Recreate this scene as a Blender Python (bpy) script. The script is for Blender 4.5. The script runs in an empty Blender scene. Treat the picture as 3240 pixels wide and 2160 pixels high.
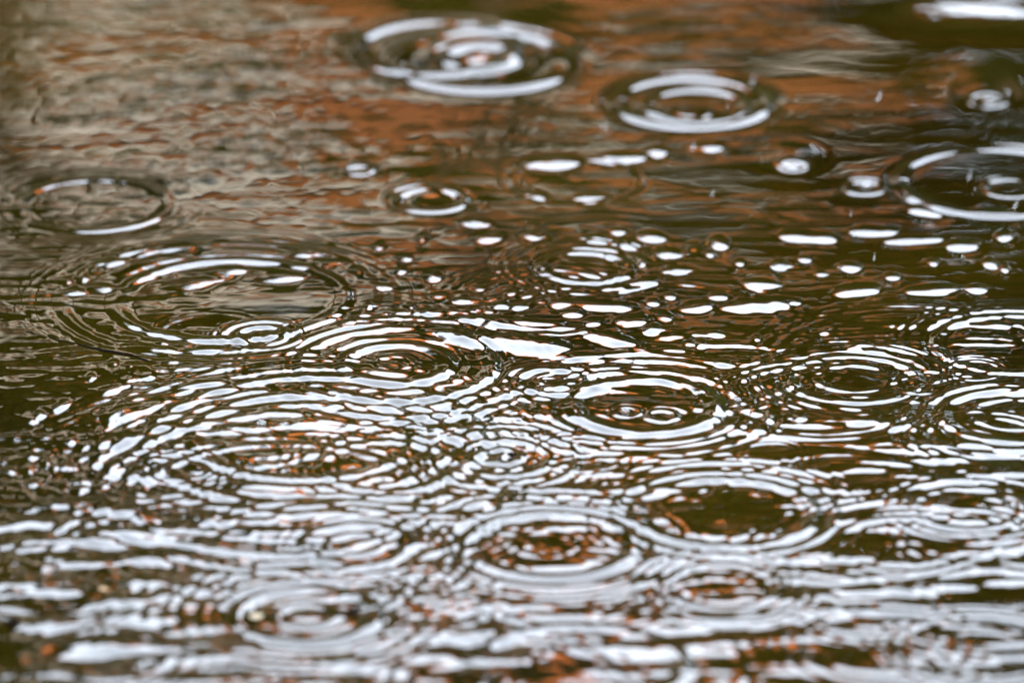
import bpy, bmesh, math, random
import numpy as np
from mathutils import Vector
R = math.radians
random.seed(7)
rng = np.random.default_rng(11)
S = bpy.context.scene
COL = S.collection

# ------------------------------------------------------------------ camera
DIST, PITCH, LENS = 5.0, 21.0, 280.0
H = DIST * math.sin(R(PITCH))
YC = DIST * math.cos(R(PITCH))
cd = bpy.data.cameras.new("camera"); cam = bpy.data.objects.new("camera", cd); COL.objects.link(cam)
cam.location = (0, 0, H); cam.rotation_euler = (R(90 - PITCH), 0, 0)
cd.lens = LENS; cd.sensor_width = 36; cd.clip_start = 0.05; cd.clip_end = 2000
cd.dof.use_dof = True; cd.dof.focus_distance = 4.97; cd.dof.aperture_fstop = 4.2
S.camera = cam

# ------------------------------------------------------------------ sky, sun, exposure
SUN_EL, SUN_ROT = 48, 150
w = bpy.data.worlds.new("World"); S.world = w; w.use_nodes = True
N = w.node_tree.nodes; L = w.node_tree.links; N.clear()
sky = N.new('ShaderNodeTexSky'); sky.sky_type = 'NISHITA'; sky.sun_disc = False
sky.sun_elevation = R(SUN_EL); sky.sun_rotation = R(SUN_ROT); sky.air_density = 1.0; sky.dust_density = 4
tc = N.new('ShaderNodeTexCoord'); mp = N.new('ShaderNodeMapping'); mp.inputs['Scale'].default_value = (1.6, 1.6, 5)
nz = N.new('ShaderNodeTexNoise'); nz.inputs['Scale'].default_value = 2.2; nz.inputs['Detail'].default_value = 5
cr = N.new('ShaderNodeValToRGB'); cr.color_ramp.elements[0].position = .3; cr.color_ramp.elements[1].position = .75
cr.color_ramp.elements[0].color = (6.8, 7.6, 9.0, 1); cr.color_ramp.elements[1].color = (9.6, 10.4, 11.6, 1)
mx = N.new('ShaderNodeMixRGB'); mx.inputs[0].default_value = .86
bg = N.new('ShaderNodeBackground'); bg.inputs['Strength'].default_value = .1; wo = N.new('ShaderNodeOutputWorld')
L.new(tc.outputs['Generated'], mp.inputs[0]); L.new(mp.outputs[0], nz.inputs['Vector']); L.new(nz.outputs['Fac'], cr.inputs[0])
L.new(sky.outputs[0], mx.inputs[1]); L.new(cr.outputs[0], mx.inputs[2]); L.new(mx.outputs[0], bg.inputs[0]); L.new(bg.outputs[0], wo.inputs[0])
sd = bpy.data.lights.new("sun", 'SUN'); sd.energy = .6; sd.angle = R(14); sd.color = (1, .95, .88)
so = bpy.data.objects.new("sun", sd); COL.objects.link(so)
so.rotation_euler = (R(90 - SUN_EL), 0, R(180 - SUN_ROT)); so.location = (0, 0, 30)
S.view_settings.view_transform = 'Standard'; S.view_settings.look = 'None'
S.view_settings.exposure = 4.22; S.view_settings.gamma = 1
S.render.engine = 'CYCLES'

# ------------------------------------------------------------------ helpers
def mat(name, col, rough=.8, var=.0, scale=5, spec=.3, col2=None, bump=0, detail=5):
    m = bpy.data.materials.new(name); m.use_nodes = True
    nt = m.node_tree; b = nt.nodes['Principled BSDF']
    b.inputs['Roughness'].default_value = rough; b.inputs['Specular IOR Level'].default_value = spec
    c2 = col2 or tuple(max(0, c * (1 - var)) for c in col)
    t = nt.nodes.new('ShaderNodeTexCoord'); n = nt.nodes.new('ShaderNodeTexNoise')
    n.inputs['Scale'].default_value = scale; n.inputs['Detail'].default_value = detail
    r = nt.nodes.new('ShaderNodeValToRGB'); r.color_ramp.elements[0].position = .35; r.color_ramp.elements[1].position = .65
    r.color_ramp.elements[0].color = (*c2, 1); r.color_ramp.elements[1].color = (*col, 1)
    nt.links.new(t.outputs['Object'], n.inputs['Vector']); nt.links.new(n.outputs['Fac'], r.inputs[0]); nt.links.new(r.outputs[0], b.inputs['Base Color'])
    if bump:
        bp = nt.nodes.new('ShaderNodeBump'); bp.inputs['Strength'].default_value = bump
        nt.links.new(n.outputs['Fac'], bp.inputs['Height']); nt.links.new(bp.outputs[0], b.inputs['Normal'])
    return m
def brick_mat(name, c1, c2, mortar, bw, bh, ms=.02):
    m = bpy.data.materials.new(name); m.use_nodes = True
    nt = m.node_tree; b = nt.nodes['Principled BSDF']; b.inputs['Roughness'].default_value = .9
    t = nt.nodes.new('ShaderNodeTexCoord'); mp = nt.nodes.new('ShaderNodeMapping'); mp.inputs['Rotation'].default_value = (R(90), 0, 0)
    k = nt.nodes.new('ShaderNodeTexBrick'); k.inputs['Color1'].default_value = (*c1, 1); k.inputs['Color2'].default_value = (*c2, 1)
    k.inputs['Mortar'].default_value = (*mortar, 1); k.inputs['Scale'].default_value = 1; k.inputs['Brick Width'].default_value = bw
    k.inputs['Row Height'].default_value = bh; k.inputs['Mortar Size'].default_value = ms; k.inputs['Bias'].default_value = 0
    n = nt.nodes.new('ShaderNodeTexNoise'); n.inputs['Scale'].default_value = 3; n.inputs['Detail'].default_value = 4
    mm = nt.nodes.new('ShaderNodeMixRGB'); mm.blend_type = 'MULTIPLY'; mm.inputs[0].default_value = .25
    nt.links.new(t.outputs['Object'], mp.inputs[0]); nt.links.new(mp.outputs[0], k.inputs['Vector']); nt.links.new(t.outputs['Object'], n.inputs['Vector'])
    nt.links.new(k.outputs['Color'], mm.inputs[1]); nt.links.new(n.outputs['Fac'], mm.inputs[2]); nt.links.new(mm.outputs[0], b.inputs['Base Color'])
    return m
class MB:
    def __init__(s): s.v = []; s.f = []
    def box(s, x0, x1, y0, y1, z0, z1):
        b = len(s.v); s.v += [(x, y, z) for z in (z0, z1) for y in (y0, y1) for x in (x0, x1)]
        s.f += [tuple(b + i for i in q) for q in ((0, 2, 3, 1), (4, 5, 7, 6), (0, 1, 5, 4), (2, 6, 7, 3), (0, 4, 6, 2), (1, 3, 7, 5))]
        return s
    def poly(s, pts): b = len(s.v); s.v += pts; s.f.append(tuple(range(b, b + len(pts)))); return s
    def tube(s, pts, rad, n=8):
        b = len(s.v)
        for i, p in enumerate(pts):
            p = Vector(p); q = Vector(pts[min(i + 1, len(pts) - 1)]) - Vector(pts[max(i - 1, 0)]); q.normalize()
            u = q.cross(Vector((0, 0, 1)) if abs(q.z) < .9 else Vector((1, 0, 0))).normalized(); v = q.cross(u)
            for k in range(n):
                a = 2 * math.pi * k / n; s.v.append(tuple(p + (u * math.cos(a) + v * math.sin(a)) * rad[i]))
        for i in range(len(pts) - 1):
            for k in range(n): s.f.append((b + i*n + k, b + i*n + (k+1) % n, b + (i+1)*n + (k+1) % n, b + (i+1)*n + k))
        s.f.append(tuple(b + k for k in range(n))[::-1]); s.f.append(tuple(b + (len(pts)-1)*n + k for k in range(n)))
        return s
    def build(s, name, m, parent=None, smooth=False):
        me = bpy.data.meshes.new(name); me.from_pydata(s.v, [], s.f); me.update()
        if smooth: me.shade_smooth()
        me.materials.append(m); o = bpy.data.objects.new(name, me); COL.objects.link(o); o.parent = parent
        return o
def tag(o, label=None, cat=None, group=None, kind=None):
    for k, v in (('label', label), ('category', cat), ('group', group), ('kind', kind)):
        if v: o[k] = v
    return o
def empty(name, loc, rz=0):
    o = bpy.data.objects.new(name, None); COL.objects.link(o); o.location = loc; o.rotation_euler = (0, 0, rz); return o
def copy_tree(o, parent=None):
    c = o.copy(); COL.objects.link(c)
    if parent is not None: c.parent = parent
    for ch in list(o.children): copy_tree(ch, c)
    return c

# ------------------------------------------------------------------ where things stand on the water
FPX = LENS / 36 * 2352
def ground(px, py):
    u = (px - 1176) / FPX; v = (784 - py) / FPX
    c, s = math.cos(R(PITCH)), math.sin(R(PITCH))
    dy, dz = c + v * s, -s + v * c
    t = H / -dz
    return u * t, dy * t, t / FPX          # x, y, metres per photo pixel across

# ------------------------------------------------------------------ ground with the basin of the pool
gm = mat('wet_soil_and_turf', (.05, .055, .022), .9, col2=(.035, .028, .015), scale=1.2)
def axis(lo, hi, flo, fhi, fine, grow=1.13, cap=1e9):
    a = list(np.arange(flo, fhi + fine * .5, fine)); st = fine; x = a[-1]
    while x < hi: st = min(st * grow, cap); x += st; a.append(x)
    st = fine; x = flo; b = []
    while x > lo: st = min(st * grow, cap); x -= st; b.append(x)
    return np.array(b[::-1] + a)
def sheet(name, xs, ys, zf, m):
    X, Y = np.meshgrid(xs, ys); Z = zf(X, Y)
    nx, ny = len(xs), len(ys)
    co = np.stack([X, Y, Z], -1).reshape(-1).astype(np.float32)
    i = (np.arange(ny - 1)[:, None] * nx + np.arange(nx - 1)[None, :]).reshape(-1)
    q = np.stack([i, i + 1, i + nx + 1, i + nx], -1).reshape(-1).astype(np.int32)
    me = bpy.data.meshes.new(name); me.vertices.add(nx * ny); me.vertices.foreach_set('co', co)
    nf = (nx - 1) * (ny - 1); me.loops.add(nf * 4); me.loops.foreach_set('vertex_index', q)
    me.polygons.add(nf); me.polygons.foreach_set('loop_start', np.arange(0, nf * 4, 4, dtype=np.int32))
    me.update(calc_edges=True); me.shade_smooth(); me.materials.append(m)
    o = bpy.data.objects.new(name, me); COL.objects.link(o); return o
def gz(X, Y):
    d = np.sqrt((X / 6.5) ** 2 + ((Y - 5.5) / 6.0) ** 2)
    s = np.clip((d - .86) / .18, 0, 1); s = s * s * (3 - 2 * s)
    return -.12 + .17 * s + .012 * np.sin(X * 1.7) * np.cos(Y * 1.3)
tag(sheet('ground', axis(-600, 600, -8, 8, .25), axis(-600, 900, -2, 13, .25), gz, gm), kind='structure')

# ------------------------------------------------------------------ water surface
# rings: cx, cy, radius, wavelength, crests, slope in degrees, (photo pixels at 2352 wide)
RINGS = [
 (1000,112,182,86,.8,13,0), (1110,142,200,90,.85,12.5,0), (1105,135,80,70,1.0,14,0),
 (1588,236,172,70,.9,14,0), (1600,245,112,56,.8,14,0), (1580,262,45,34,1,5,0),
 (2290,418,225,64,.8,14,0), (2320,432,60,34,1.2,8,0), (1985,432,42,36,1.1,9,0), (1822,383,30,26,1,8,0), (2268,232,42,28,1.2,6,0),
 (825,396,30,46,.7,13,0), (990,468,76,48,1.2,11,0), (215,474,172,64,.9,6.5,0), (215,474,232,30,2,2,0),
 (1345,622,100,52,1.1,11,0), (1325,418,150,36,1.0,4.5,0), (600,785,58,42,1.3,16,0), (600,785,95,22,1.6,6,0), (600,785,22,26,.8,7,0),
 (530,700,262,76,.9,10,0), (500,690,360,50,1.4,3.5,0),
 (912,852,120,72,1.1,12,0), (912,852,218,66,1.2,9,0), (912,855,300,46,1.4,5,0), (905,850,40,40,1,6,0),
 (1265,886,76,38,1.6,8,0), (1265,886,24,26,.8,6,0), (1482,938,166,84,.85,14,0), (1482,938,225,32,1.6,5,0), (1440,952,30,34,1,8,0), (1520,960,34,40,1,7,0),
 (1960,872,150,50,1.2,10,0), (1960,870,85,40,1,7,0), (2110,885,55,26,1.2,7,0), (2238,850,62,20,2.6,6,0),
 (2335,790,185,52,1.2,10,0), (2330,955,165,56,1.3,10,0), (2330,950,95,42,1,6,0),
 (1150,1052,44,46,.9,15,0), (1155,1056,105,46,1.2,9,0), (1155,1060,170,40,1.6,7,0),
 (430,1080,60,22,1.6,7,0), (430,1080,100,20,2.2,5,0), (890,1076,150,50,1.4,8,0), (1775,1045,75,18,2.2,5,0),
 (820,1252,118,68,1.0,12,0), (815,1252,60,44,1,7,0), (825,1255,165,30,1.8,5,0),
 (1265,1252,190,76,.9,14,0), (1265,1255,240,36,2.0,6,0), (1250,1250,70,44,1.2,4,0),
 (1665,1178,205,68,1.0,11,0), (1665,1180,255,40,1.4,7,0), (2222,1168,125,42,1.4,8,0), (2222,1170,180,36,1.4,5,0),
 (1660,1345,130,46,1.6,9,0), (1660,1348,195,34,1.8,6,0), (705,1412,158,84,.9,15,0), (705,1412,66,56,1.0,11,0), (705,1412,205,44,1.3,6,0),
 (1330,1530,240,90,.9,9,0), (2250,1490,200,40,2.0,7,0), (2250,1490,110,40,1.4,5,0),
 (720,1020,380,74,1.4,9,0), (700,1010,255,62,1.5,8,0), (700,1130,470,58,1.8,7,0), (640,1150,330,54,1.5,6,0),
 (1180,1180,120,44,1,5,0), (2000,1400,140,46,1.4,5,0), (120,1330,190,50,1.6,6,0), (1000,1400,110,44,1.4,5,0), (240,1500,150,56,1.4,5,0), (-20,1180,190,50,1.4,5,0),
 (2080,1250,160,44,1.4,5,0),
]
# short wave crests: x, y, length, thickness, tilt down to the right, slope
STREAKS = [(1080,524,55,9,0),(870,583,36,9,0),(700,600,60,9,4),(760,620,50,9,6),(1180,690,40,8,-4),(1100,682,36,8,0),(1560,632,40,9,-4),(1650,690,44,9,-4),(1700,610,30,8,0),(1500,705,40,9,2),(1540,690,30,8,2),(1250,545,50,8,0),(930,610,36,8,6),(880,680,40,8,6),(1010,700,44,8,0),(1400,600,26,8,0),(1850,600,34,8,0),(2050,640,40,8,0),(1420,540,40,8,0),(2310,548,60,10,-6),(1510,355,60,11,2),(1620,345,90,10,0),(2140,490,110,13,3),(2280,500,120,14,4),(1270,384,140,15,-3),(1430,370,130,11,-2),(1240,458,40,9,2),(1360,462,90,9,-4),(1858,551,145,11,2),(2008,538,115,10,0),(2101,556,150,9,-3),(2215,569,80,12,-4),(1655,569,55,14,4),(1596,576,43,12,2),(1633,589,24,9,0),
 (1956,619,57,11,1),(1791,617,33,12,0),(1748,663,90,12,2),(1968,676,120,13,-6),(2141,673,125,12,-4),(2245,668,55,9,0),(1601,716,80,13,-8),(1748,709,195,14,-5),
 (2145,608,25,9,0),(2275,611,35,10,8),(2308,622,25,9,8),(1885,634,28,8,0),(1582,796,25,12,0),(1611,803,27,12,0),(1645,775,37,8,4),(1740,784,20,8,0),(1968,800,53,9,-6),(1661,846,43,10,6),
 (1765,969,20,10,0),(1835,969,33,10,0),(1991,977,105,11,2),(2065,990,50,12,-6),(1790,985,24,8,0),(2000,960,60,8,0),
 (1124,563,77,14,-3),(1231,556,77,12,1),(1371,561,50,12,2),(1441,573,47,14,0),(1497,554,73,12,3),(1231,533,43,10,0),(1104,526,57,9,0),(1534,593,60,11,3),(1474,613,20,14,0),
 (822,644,43,10,6),(994,656,50,12,5),(919,641,24,10,6),(971,564,30,14,-6),(1059,709,40,8,0),(1357,718,223,13,2),(1484,661,60,11,-6),(1431,676,36,10,0),(1317,736,63,11,2),
 (1150,721,43,12,-6),(1187,726,33,10,-6),(1147,738,37,10,0),(909,748,37,11,0),(981,741,37,9,0),(944,726,24,9,0),(847,724,20,9,0),(1367,759,53,11,3),(1456,753,80,14,-4),(1526,741,43,12,8),(1497,770,43,11,-2),
 (1171,764,277,13,2),(1250,786,73,9,2),(1200,813,233,22,5),(1414,799,160,14,14),(1432,829,46,14,0),(1464,841,40,9,0),(1337,838,107,12,0),(1060,800,120,20,14),
 (310,590,120,9,-4),(430,585,130,9,0),(260,612,80,9,-8),(150,655,35,12,8),(190,650,28,14,6),(230,672,80,10,4),(170,680,60,9,2),(520,640,90,14,-4),(640,655,120,14,2),(440,668,140,12,-7),
 (370,800,40,10,2),(425,808,50,10,2),(352,818,110,10,8),(470,822,60,9,0),(260,847,26,9,0),(297,853,18,7,0),(332,858,34,10,0),(388,847,40,11,0),(340,877,36,11,-2),(208,880,22,9,0),(288,892,36,10,-6),(250,912,60,12,-14),
 (140,945,40,12,-20),(90,963,24,12,6),(68,975,34,12,12),(280,968,100,22,-6),(222,1010,26,12,0),(160,1023,30,13,0),(118,1046,28,9,0),(70,1056,30,10,6),(265,1030,120,18,-10),(352,977,40,9,0),(385,1000,80,14,0),
 (66,1085,30,12,0),(20,1090,30,10,8),(150,1083,30,14,0),(262,1087,46,18,8),(124,1085,20,14,0),(105,1073,20,12,0),(230,1066,50,20,-3),(75,1117,28,9,0),(310,1105,60,11,4),(190,1115,50,9,0),(350,1110,60,12,4),(190,1130,26,9,0),
 (300,1195,140,24,10),(480,1200,110,16,8),(560,1175,140,18,2),(400,1250,380,16,7),(200,1240,170,16,14),(600,1235,130,16,4),(320,1290,150,14,9),(330,1345,120,16,2),(520,1330,180,14,4),(450,1360,120,14,8),(370,1375,40,22,0),(396,1380,40,18,0),
 (270,1390,180,14,-3),(330,1400,130,16,10),(330,1425,160,20,2),(130,1290,130,18,10),(60,1270,60,16,10),(100,1310,80,16,4),(110,1360,150,16,6),(100,1440,160,20,0),(240,1490,200,26,0),
]
for q in list(RINGS):
    if q[2] > 74 and q[1] > 600: RINGS.append((q[0], q[1], q[2] + q[3] * 1.5, q[3] * .52, 2.4, q[5] * .32, 0))
rr = random.Random(99)
for i in range(40):
    py = rr.uniform(690, 1580); q = rr.random(); RINGS.append((rr.uniform(60, 2450), py, 60 + 380 * q, rr.uniform(28, 42) + 12 * q, rr.uniform(1.5, 3.8), rr.uniform(2.2, 4.4), 1))
def fbm(X, Y, n, lo, hi, aniso=1.0, seed=0, base=math.pi / 2):
    r = np.random.default_rng(seed); Z = np.zeros_like(X)
    for i in range(n):
        lam = lo * (hi / lo) ** r.random(); a = r.normal(0, 1) * aniso + base
        k = 2 * math.pi / lam; ph = r.random() * 6.283
        Z += lam * np.sin(k * (X * math.cos(a) + Y * math.sin(a)) + ph)
    return Z / (2 * math.pi * math.sqrt(n / 2))          # rms slope about 1
xs = axis(-6.3, 6.3, -.48, .48, .0009, 1.012); ys = axis(-.5, 11.5, 3.98, 5.48, .0011, 1.012)
def wz(X, Y):
    Z = np.zeros_like(X); Zr = np.zeros_like(X)
    xv, yv = X[0], Y[:, 0]
    def window(x0, x1, y0, y1):
        return slice(*np.searchsorted(yv, (y0, y1))), slice(*np.searchsorted(xv, (x0, x1)))
    # photo-pixel coordinates of every vertex, used only to say which parts of the pool are rougher
    T = (Y * math.cos(R(PITCH)) + H * math.sin(R(PITCH)))
    U = 1176 + X / T * FPX; V = 784 - (Y * math.sin(R(PITCH)) - H * math.cos(R(PITCH))) / T * FPX
    def blob(cx, cy, rx, ry): return np.exp(-((U - cx) / rx) ** 2 - ((V - cy) / ry) ** 2)
    rough = 1 / (1 + np.exp(-(V - 1020) / 90))
    fade = np.exp(-np.maximum(np.hypot(X / 1.2, (Y - 4.7) / 1.6) - 1, 0) * 1.5)
    warpx = fbm(X, Y, 10, .05, .14, 3, 3) * .0035; warpy = fbm(X, Y, 10, .05, .14, 3, 4) * .0035
    Xw, Yw = X + warpx * .6, Y + warpy * .6
    for cx, cy, rad, lam, n, sl, late in RINGS:
        gx, gy, s = ground(cx, cy); r0, l = rad * s, lam * s; wd = l * n * .5; e = r0 + 3 * wd + .02
        a, b = window(gx - e, gx + e, gy - e, gy + e)
        x, y = Xw[a, b] - gx, Yw[a, b] - gy; d = np.hypot(x, y) - r0
        th = np.arctan2(y, x); q = cx * 1.7 + cy
        am = 1 + .30 * np.sin(2 * th + q) + .22 * np.sin(3 * th + q * 1.3) + .14 * np.sin(5 * th + q * .7)
        lk = 1 - .22 * np.tanh(d / wd)               # shorter waves lead
        amp = math.tan(R(sl)) * l / (2 * math.pi)
        (Zr if late else Z)[a, b] += amp * am * np.exp(-(d / wd) ** 2) * np.cos(2 * math.pi * d / (l * lk))
    for st in STREAKS:
        cx, cy, ln, thk, tilt = st; thk = thk * (.72 if cy > 1150 and thk > 13 else 1); gx, gy, s = ground(cx, cy)
        sg = thk * s / .37 * .62; hl = ln * s * .5; t = math.tan(R(tilt)) / .37
        e = hl + .02; a, b = window(gx - e, gx + e, gy - 5 * sg - e * abs(t), gy + 6 * sg + e * abs(t))
        x, y = X[a, b] - gx, Y[a, b] - gy + t * (X[a, b] - gx) - sg
        end = 1 / (1 + np.exp((np.abs(x) - hl * .93) / (.0013 + .28 * sg)))
        y = y + warpy[a, b] * .8
        end = end * (1 + .16 * np.sin(x * 130 + cx) + .10 * np.sin(x * 310 + cy))
        sg = sg * (.35 + .65 * np.clip(1 - (x / hl) ** 2, 0, 1) ** .5)
        Z[a, b] += math.tan(R(5.3)) * sg / .607 * end * (np.exp(-(y / sg) ** 2 / 2) - .35 * np.exp(-((y + 2.6 * sg) / sg) ** 2 / 2))
    def swell(px, py, rx, ry, sl):          # a broad low hump whose near side faces the camera around (px, py)
        gx, gy, s = ground(px, py); sy = ry * s / .37; sx = rx * s
        return math.tan(R(sl)) * sy / .607 * np.exp(-((Y - gy - sy) / np.where(Y < gy + sy, sy, 3 * sy)) ** 2 / 2 - ((X - gx) / sx) ** 2 / 2)
    Z += swell(820, 960, 480, 110, 2.2) + swell(1150, 800, 330, 45, 1.0) + swell(600, 1240, 450, 60, 1.2) + swell(1110, 132, 110, 30, 3.2) + swell(990, 462, 62, 16, 3.6) + swell(1822, 383, 42, 12, 4.1) + swell(2268, 232, 50, 15, 4.3)
    Z += swell(2300, 30, 230, 60, 4.8) + swell(1590, 268, 90, 16, 2.5) + swell(1900, 1180, 400, 60, .6)
    t1 = math.tan(R(1))
    calm = 1 - .75 * blob(600, 700, 190, 35) - .85 * blob(1275, 1250, 150, 45) - .8 * blob(1480, 940, 130, 42) - .7 * blob(1690, 1160, 180, 40) - .5 * blob(2200, 400, 200, 60) - .5*blob(1900,150,400,110) - .8 * blob(705,1412,190,60) - .55 * blob(820,1252,150,45)  - .4 * blob(1660,1345,170,50) - .5 * blob(912,852,180,50)
    calm = np.clip(calm - .5 * blob(40, 880, 190, 190) - .5 * blob(1880, 735, 260, 45) - .45 * blob(1850, 1045, 330, 28) - .4 * blob(60, 1500, 260, 120), .12, 1)
    patch = np.clip(1 + .75 * fbm(X, Y, 16, .07, .22, 1.0, 31) / .02, .5, 1.6)
    Z += Zr * calm
    calm = calm * patch
    Z += fbm(X, Y, 40, .007, .030, .5, 41, 0.0) * t1 * .75 * blob(560, 300, 520, 230) * patch
    mid = 1 / (1 + np.exp(-(V - 640) / 50))
    Z += fbm(X, Y, 40, .009, .019, .22, 21) * t1 * (.22 + .25 * (V > 430) * np.clip((V - 430) / 80, 0, 1) + .5 * mid + .5 * rough) * calm * fade
    Z += fbm(X, Y, 40, .020, .050, .28, 22) * t1 * (.35 + .55 * mid + .75 * rough) * calm
    Z += fbm(X, Y, 24, .08, .25, .8, 23) * t1 * (.25 + .25 * mid)
    left = blob(60, 980, 330, 280)
    Z += fbm(X, Y, 50, .009, .020, 1.0, 24) * t1 * (1.5 * left + .12 + .14 * mid) * fade * calm
    Z += fbm(X, Y, 30, .006, .011, .6, 25) * t1 * (.10 + .22 * mid + .12 * rough) * fade * calm
    return Z
wm = bpy.data.materials.new('murky_water'); wm.use_nodes = True
nt = wm.node_tree; b = nt.nodes['Principled BSDF']
b.inputs['Roughness'].default_value = .0; b.inputs['IOR'].default_value = 1.333; b.inputs['Specular IOR Level'].default_value = .5
t = nt.nodes.new('ShaderNodeTexCoord'); n = nt.nodes.new('ShaderNodeTexNoise'); n.inputs['Scale'].default_value = 3.5; n.inputs['Detail'].default_value = 4
r = nt.nodes.new('ShaderNodeValToRGB'); r.color_ramp.elements[0].position = .35; r.color_ramp.elements[1].position = .68
r.color_ramp.elements[0].color = (.0008, .00066, .00004, 1); r.color_ramp.elements[1].color = (.0027, .0019, .00005, 1)
nt.links.new(t.outputs['Object'], n.inputs['Vector']); nt.links.new(n.outputs['Fac'], r.inputs[0]); nt.links.new(r.outputs[0], b.inputs['Base Color'])
water = tag(sheet('water', xs, ys, wz, wm), 'dark olive puddle water covered in raindrop rings', None, None, 'structure')

# ------------------------------------------------------------------ house across the water (only its reflection is in the picture)
WY = 4.7
def hz(e, y): return math.tan(R(e)) * (y - WY)      # height at distance y seen under elevation e in flat water
HY = 25.0
stone = brick_mat('pale_stone', (.78, .68, .52), (.44, .36, .24), (.09, .045, .02), .22, .10, .013)
brick = brick_mat('orange_brick', (.34, .090, .010), (.24, .060, .007), (.12, .05, .014), .22, .075, .008)
tile = mat('terracotta_tile', (.52, .12, .006), .75, .25, 3, col2=(.38, .082, .004), spec=.1)
timber = mat('dark_gutter', (.03, .022, .015), .5, .3)
white = mat('white_paint', (.30, .28, .22), .6, .2)
pane_m = mat('window_glass', (.02, .025, .03), .06, .3, spec=.6)
HX0, HX1 = -8.0, 1.45
house = tag(empty('brick_house', (-3, HY, 0)), 'orange brick and pale stone house with terracotta roof mirrored in the water', 'house')
zb, ze, zr = hz(18.85, HY), hz(24.45, HY), hz(26.5, HY + 2.9)
def rel(mb): mb.v = [(x + 3, y - HY, z) for x, y, z in mb.v]; return mb
zk = hz(17.2, HY)
rel(MB().box(HX0, HX1, HY, HY + 6, -.3, zk)).build('lower_wall', stone, house)
rel(MB().box(HX0, -.75, HY, HY + 6, hz(18.72, HY), zb - .04)).build('panel_wall', stone, house)
zl = hz(18.72, HY)
rel(MB().box(-.75, HX1, HY - .02, HY + 6, zl, zb)).build('brick_panel', brick, house)
zm = hz(18.2, HY)
rel(MB().box(HX0, HX1, HY - .02, HY + 6, zm, zl)).build('brick_band', brick, house)
rel(MB().box(HX0, -.75, HY, HY + 6, zk, zm)).build('middle_wall', stone, house)
rel(MB().box(-.75, HX1, HY - .02, HY + 6, zk, zm)).build('brick_panel', brick, house)
rel(MB().box(HX0, -.75, HY - .04, HY - .002, zb - .12, zb - .04)).build('brick_course', brick, house)
rel(MB().box(HX0, HX1, HY - .04, HY + 6, zb, ze)).build('upper_wall', stone, house)
rf = rel(MB().poly([(HX0-.3, HY-.45, ze-.02), (HX1+.3, HY-.45, ze-.02), (HX1+.3, HY+2.9, zr), (HX0-.3, HY+2.9, zr)])
   .poly([(HX0-.3, HY-.45, ze-.14), (HX1+.3, HY-.45, ze-.14), (HX1+.3, HY+2.9, zr-.12), (HX0-.3, HY+2.9, zr-.12)])
   .poly([(HX0-.3, HY+2.9, zr), (HX1+.3, HY+2.9, zr), (HX1+.3, HY+6.4, ze), (HX0-.3, HY+6.4, ze)])
   .poly([(HX1+.3, HY-.45, ze-.14), (HX1+.3, HY-.45, ze-.02), (HX1+.3, HY+2.9, zr), (HX1+.3, HY+2.9, zr-.12)])).build('roof', tile, house)
rel(MB().tube([(HX0-.3, HY-.5, ze-.1), (HX1+.3, HY-.5, ze-.1)], [.07, .07])).build('gutter', timber, house)
rel(MB().tube([(HX0-.3, HY+2.9, zr+.05), (HX1+.3, HY+2.9, zr+.05)], [.09, .09])).build('ridge', timber, rf)
rel(MB().box(HX0, HX1, HY - .09, HY - .04, zb - .03, zb + .03)).build('string_course', timber, house)
for row, z0, hh in ((0, zb + .5, 1.3), (1, 3.6, 1.4), (2, .9, 1.4)):
    for cx in (-6.6, -4.6, -2.6, -.9, .65):
        y0 = HY - .04 if row == 0 else HY
        if row == 0 and cx > 0: z0, hh = zb + .1, .75
        a_ = .24 if cx > 0 else .45; i_ = a_ - .07
        wn = rel(MB().box(cx-a_, cx-i_, y0-.05, y0, z0, z0+hh).box(cx+i_, cx+a_, y0-.05, y0, z0, z0+hh).box(cx-i_, cx+i_, y0-.05, y0, z0+hh-.07, z0+hh)
            .box(cx-i_, cx+i_, y0-.05, y0, z0, z0+.07).box(cx-.02, cx+.02, y0-.04, y0, z0+.07, z0+hh-.07)).build('window', white, house)
        rel(MB().box(cx-i_, cx+i_, y0-.02, y0-.004, z0+.07, z0+hh-.07)).build('pane', pane_m, wn)

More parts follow.
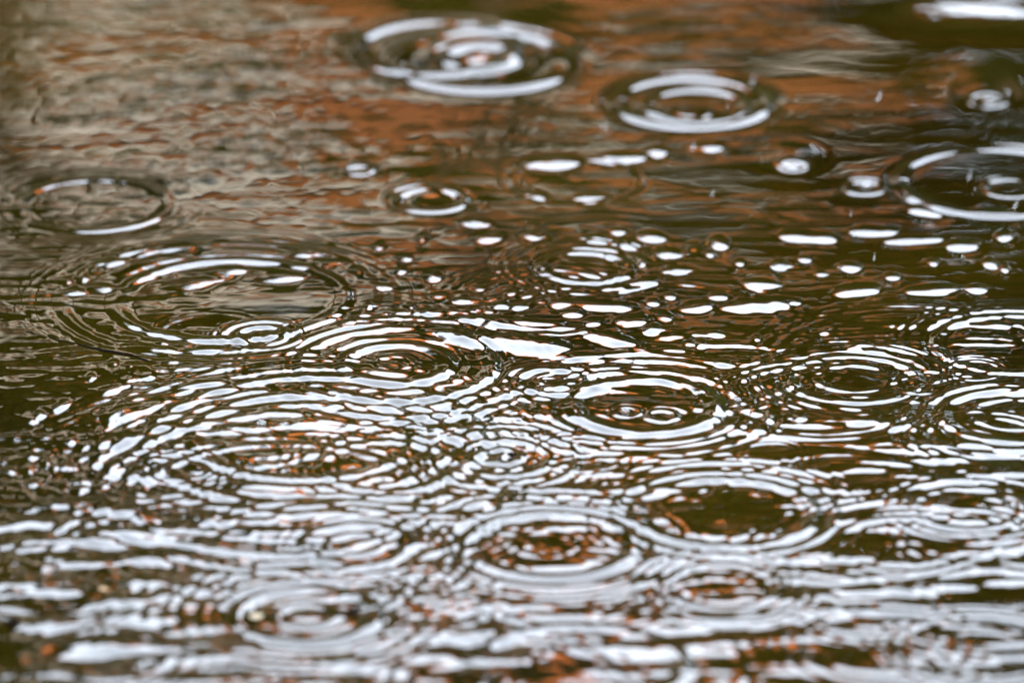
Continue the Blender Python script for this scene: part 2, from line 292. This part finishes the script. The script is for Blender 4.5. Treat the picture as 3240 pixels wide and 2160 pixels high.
# ------------------------------------------------------------------ trees and hedges
bark = mat('bark', (.045, .026, .012), .95, .4, 8, spec=.1)
olive = mat('olive_foliage', (.045, .041, .005), .8, spec=.05, col2=(.024, .022, .004), scale=2.5)
green = mat('green_foliage', (.026, .034, .007), .8, spec=.05, col2=(.025, .035, .014), scale=2.5)
brown = mat('rusty_foliage', (.12, .050, .006), .8, spec=.05, col2=(.06, .036, .012), scale=2.5)
def tree(kind, label, x, y, z0, z1, rx, ry, m, n, ls, group, seed, lean=0):
    r = random.Random(seed); t = tag(empty(kind, (x, y, 0)), label, 'tree', group)
    cz = (z0 + z1) / 2; rz = (z1 - z0) / 2; mb = MB()
    mb.tube([(0, 0, -.1), (.05 * rx, 0, cz * .4), (lean * .5, 0, cz * .8), (lean, 0, cz + rz * .5)], [.05 + .014 * cz, .04 + .011 * cz, .035 + .008 * cz, .02], 9)
    for k in range(7):
        a = r.random() * 6.28; zz = cz - rz * .5 + r.random() * rz
        mb.tube([(lean * .6, 0, zz - rz * .4), (lean + math.cos(a) * rx * .4, math.sin(a) * ry * .4, zz), (lean + math.cos(a) * rx * .8, math.sin(a) * ry * .8, zz + rz * .25)], [.045, .03, .012], 6)
    mb.build('trunk', bark, t, True)
    cl = []
    for k in range(max(10, n // 130)):
        while True:
            p = [r.uniform(-1, 1) for _ in range(3)]
            if sum(c * c for c in p) < 1: break
        cl.append((p[0] * rx * .80, p[1] * ry * .80, cz + p[2] * rz * .74, r.uniform(.12, .26)))
    f = MB()
    for i in range(n):
        c = r.choice(cl); g = c[3] * min(rx, rz) * 1.3
        p = Vector((c[0] + lean + r.gauss(0, g * 1.15), c[1] + r.gauss(0, g), c[2] + r.gauss(0, g * .75)))
        u = Vector((r.gauss(0, 1), r.gauss(0, 1), r.gauss(0, 1))).normalized(); v = u.cross(Vector((r.gauss(0, 1), r.gauss(0, 1), r.gauss(0, 1)))).normalized()
        s = ls * r.uniform(.6, 1.3)
        f.poly([tuple(p - u * s), tuple(p + v * s * .45), tuple(p + u * s), tuple(p - v * s * .45)])
    f.build('crown', m, t)
    return t
g1 = 'row of small trees before the house'
y = 16.0
ra = random.Random(5)
for i, x in enumerate((-5.2, -4.1, -3.05, -2.1, -1.1, 0.0, 1.4)):
    tree('lime_tree', ['small olive tree far along the row before the house', 'thin small tree before the pale stone wall', 'rounded small tree left of the house windows', 'broad small tree in the row before the house',
      'small tree standing near the middle of the house front', 'low rounded tree before the right half of the house', 'last small tree of the row beyond the corner of the house'][i],
      x, y + ra.uniform(-.4, .4), hz(20.3 + ra.uniform(-.3, .5), y), hz(24.4 + ra.uniform(-.4, .3), y), .62, .6, olive, 4600, .065, g1, i)
g2 = 'tall trees at both sides of the house'
tree('oak_tree', 'tall dark tree with bare gaps left of the house', -2.6, 19, hz(20.9, 19), hz(33, 19), 1.5, 1.5, olive, 14000, .09, g2, 31)
tree('oak_tree', 'tall dark tree standing farthest left', -6.0, 21, hz(12, 21), hz(34, 21), 2.4, 2.0, olive, 12000, .12, g2, 32)
tree('oak_tree', 'rust brown bushy tree right of the house', 1.48, 20, hz(19.0, 20), hz(25.8, 20), 1.25, 1.3, brown, 20000, .085, g2, 33)
tree('oak_tree', 'green bushy tree right of the rust brown one', 3.9, 22, hz(19.2, 22), hz(26.8, 22), 1.9, 1.5, green, 16000, .10, g2, 34)
tree('oak_tree', 'broad green tree farthest right', 7.2, 24, hz(10, 24), hz(28, 24), 2.3, 2.0, green, 12000, .12, g2, 35)
def hedge(label, x0, x1, y, h, d, m, n, seed):
    r = random.Random(seed); t = tag(empty('hedge', ((x0 + x1) / 2, y, 0)), label, 'hedge'); w2 = (x1 - x0) / 2
    mb = MB(); mb.box(-w2 + .1, w2 - .1, -d / 2 + .1, d / 2 - .1, 0, h - .15); mb.build('inner_growth', m, t)
    f = MB()
    for i in range(n):
        p = Vector((r.uniform(-w2, w2), -d / 2 + abs(r.gauss(0, .12)) * (1 if r.random() < .8 else 6), r.uniform(0, h)))
        if r.random() < .25: p.y = r.uniform(-d / 2, d / 2); p.z = h + r.gauss(0, .07)
        u = Vector((r.gauss(0, 1), r.gauss(0, 1), r.gauss(0, 1))).normalized(); v = u.cross(Vector((r.gauss(0, 1), r.gauss(0, 1), r.gauss(0, 1)))).normalized()
        s = r.uniform(.05, .1); f.poly([tuple(p - u * s), tuple(p + v * s * .5), tuple(p + u * s), tuple(p - v * s * .5)])
    f.build('crown', m, t); return t
hedge('long clipped olive hedge before the brick house', -9, 1.3, 18.2, hz(16.4, 18.2), 1.0, olive, 22000, 51)
hedge('taller green hedge right of the house', 1.05, 12, 17.5, hz(17.5, 17.5), 1.1, green, 26000, 52)

# ------------------------------------------------------------------ small things on and over the water
def water_z(x, y):
    ob = water.data.vertices; i = int(np.searchsorted(xs, x)); j = int(np.searchsorted(ys, y)); return ob[j * len(xs) + i].co.z
gl = bpy.data.materials.new('raindrop_glass'); gl.use_nodes = True; b = gl.node_tree.nodes['Principled BSDF']
b.inputs['Transmission Weight'].default_value = 1; b.inputs['IOR'].default_value = 1.333; b.inputs['Roughness'].default_value = .02
DROPS = [(1730,183,.30,'falling raindrop over the far right end of the double ring'),(2020,220,.24,'falling raindrop over the dark brown water up right'),
 (1388,288,.28,'falling raindrop just left of the double ring'),(1592,335,.22,'falling raindrop below the near edge of the double ring'),
 (1637,442,.18,'falling raindrop over plain brown water in the middle right'),(2228,400,.2,'falling raindrop inside the big ring at the right edge'),
 (2334,468,.16,'falling raindrop nearest the right edge of the photo'),(1955,490,.14,'tiny falling raindrop below the small bright ring at right'),
 (1962,535,.12,'short falling raindrop above the row of white dashes'),(2008,590,.10,'faint falling raindrop right of the white dash under the row')]
dm = None
for i, (px, py, up, lab) in enumerate(DROPS):
    gx, gy, sc = ground(px, py); k = 1 - up / H        # a point on the way down, up metres over the water
    if dm is None:
        mb = MB(); n = 9; ln = .0078
        pts = [(0.0019 * (j / (n - 1) - .5), 0, ln * (j / (n - 1) - .5)) for j in range(n)]
        mb.tube(pts, [.00005, .00036, .00050, .00052, .00047, .00038, .00027, .00015, .00003], 10)
        o = mb.build('raindrop', gl, None, True); dm = o
    else: o = dm.copy(); COL.objects.link(o)
    o.location = (gx * k, gy * k, up); o.rotation_euler = (0, (.0, .12, -.1, -.12, -.05)[i % 5], 0); sz = (1, 1.05, 1, .9, .8, 1, 1.05, .6, .7, .75)[i]; o.scale = (sz, sz, sz)
    tag(o, lab, 'raindrop', 'raindrops falling on the water')
dk = mat('dark_scrap_and_reflection', (.002, .0016, .0012), .9, .4, 60, spec=0)
P = [(60,766),(100,775),(135,789),(175,795),(235,814),(300,825),(350,843),(410,850)]  # black strand laid on the water in place of a dark reflected line
pts = []
for px, py in P:
    gx, gy, _ = ground(px, py); pts.append((gx, gy, water_z(gx, gy) + (.0003, -.0004, .0002, -.0003, .0003, .0001, -.0004, 0)[len(pts)]))
c = Vector(pts[0]); line_o = MB().tube([tuple(Vector(p) - c) for p in pts], [.0002, .0005, .0004, .0007, .0009, .0009, .0006, .0002], 8).build('reflected_line', dk, None, True)
line_o.location = c; tag(line_o, 'thin black line standing in for a reflection, slantwise near the left edge', 'reflected_line')
bm_ = bpy.data.materials.new('bubble_film'); bm_.use_nodes = True; nt = bm_.node_tree; nt.nodes.clear()
o1 = nt.nodes.new('ShaderNodeOutputMaterial'); mi = nt.nodes.new('ShaderNodeMixShader'); tr = nt.nodes.new('ShaderNodeBsdfTransparent'); gs = nt.nodes.new('ShaderNodeBsdfGlossy')
gs.inputs['Roughness'].default_value = .01; lw = nt.nodes.new('ShaderNodeFresnel'); lw.inputs[0].default_value = 1.5
nt.links.new(lw.outputs[0], mi.inputs[0]); nt.links.new(tr.outputs[0], mi.inputs[1]); nt.links.new(gs.outputs[0], mi.inputs[2]); nt.links.new(mi.outputs[0], o1.inputs[0])
bub = None
for px, py, rr, lab in ((601,982,11,'small grey bubble floating left of the middle among broad white streaks'),(1437,951,9,'round bubble in the middle of the large ring right of centre'),
    (1695,923,8,'tiny bubble at the right side of the large ring'),(2228,1100,7,'small bubble on the rippled water at the right'),(1990,425,14,'blurred bubble inside the small bright ring at right')):
    gx, gy, sc = ground(px, py)
    if bub is None:
        mb = MB(); n = 20
        for j in range(9):
            e = math.pi / 2 * j / 9
            for k in range(n): mb.v.append((math.cos(e) * math.cos(2*math.pi*k/n), math.cos(e) * math.sin(2*math.pi*k/n), math.sin(e) * .8))
        for j in range(8):
            for k in range(n): mb.f.append((j*n+k, j*n+(k+1)%n, (j+1)*n+(k+1)%n, (j+1)*n+k))
        mb.v.append((0, 0, .8)); mb.f += [(8*n+k, 8*n+(k+1)%n, len(mb.v)-1) for k in range(n)]
        o = bub = mb.build('bubble', bm_, None, True)
    else: o = bub.copy(); COL.objects.link(o)
    o.location = (gx, gy, water_z(gx, gy)); o.scale = (rr*sc,)*3; tag(o, lab, 'bubble', 'bubbles floating on the water')
cream = mat('cream_petal', (.07, .055, .032), .7, .2, 80); yel = mat('yellow_leaf', (.06, .032, .005), .7, .3, 80)
for px, py, ln, wd, a, m, nm, lab, ct in ((588,1420,34,14,.25,cream,'petal','cream petal floating on the left side of a ring near the bottom','petal'),
    (238,1360,26,10,-.5,yel,'leaf_or_dark_patch','small yellow leaf scrap floating low at the left','leaf scrap'),
    (812,1408,34,20,-.3,dk,'leaf_or_dark_patch','dark leaf scrap floating on the right side of a ring near the bottom','leaf scrap'),
    (30,1432,34,18,0,dk,'leaf_or_dark_patch','dark leaf scrap floating in the lower left corner','leaf scrap'),
    (1175,1053,22,12,.1,dk,'leaf_or_dark_patch','dark patch standing in for the crater dark in the small ring just below the middle','leaf scrap')):  # last entry is a dark patch added for the dark inside the drop crater
    gx, gy, sc = ground(px, py); n = 14; mb = MB(); rr = random.Random(px)
    ring = []
    for k in range(n):
        t = 2*math.pi*k/n; q = 1 + rr.uniform(-.14, .14)
        ring.append((math.cos(t)*ln*sc*.5*q, math.sin(t)*abs(math.sin(t))**.3*wd*sc*.5/.6*q))
    for zz in (.0006, .0011): mb.v += [(x, y, zz + 25*y*y + 6*x*x) for x, y in ring]; mb.v.append((0, 0, zz))
    for k in range(n):
        k2 = (k+1) % n; mb.f += [(k2, k, n), (n+1+k, n+1+k2, 2*n+1), (k, k2, n+1+k2, n+1+k)]
    o = mb.build(nm, m, None, True); o.location = (gx, gy, water_z(gx, gy) + .0008); o.rotation_euler = (.12, 0, a); tag(o, lab, ct)
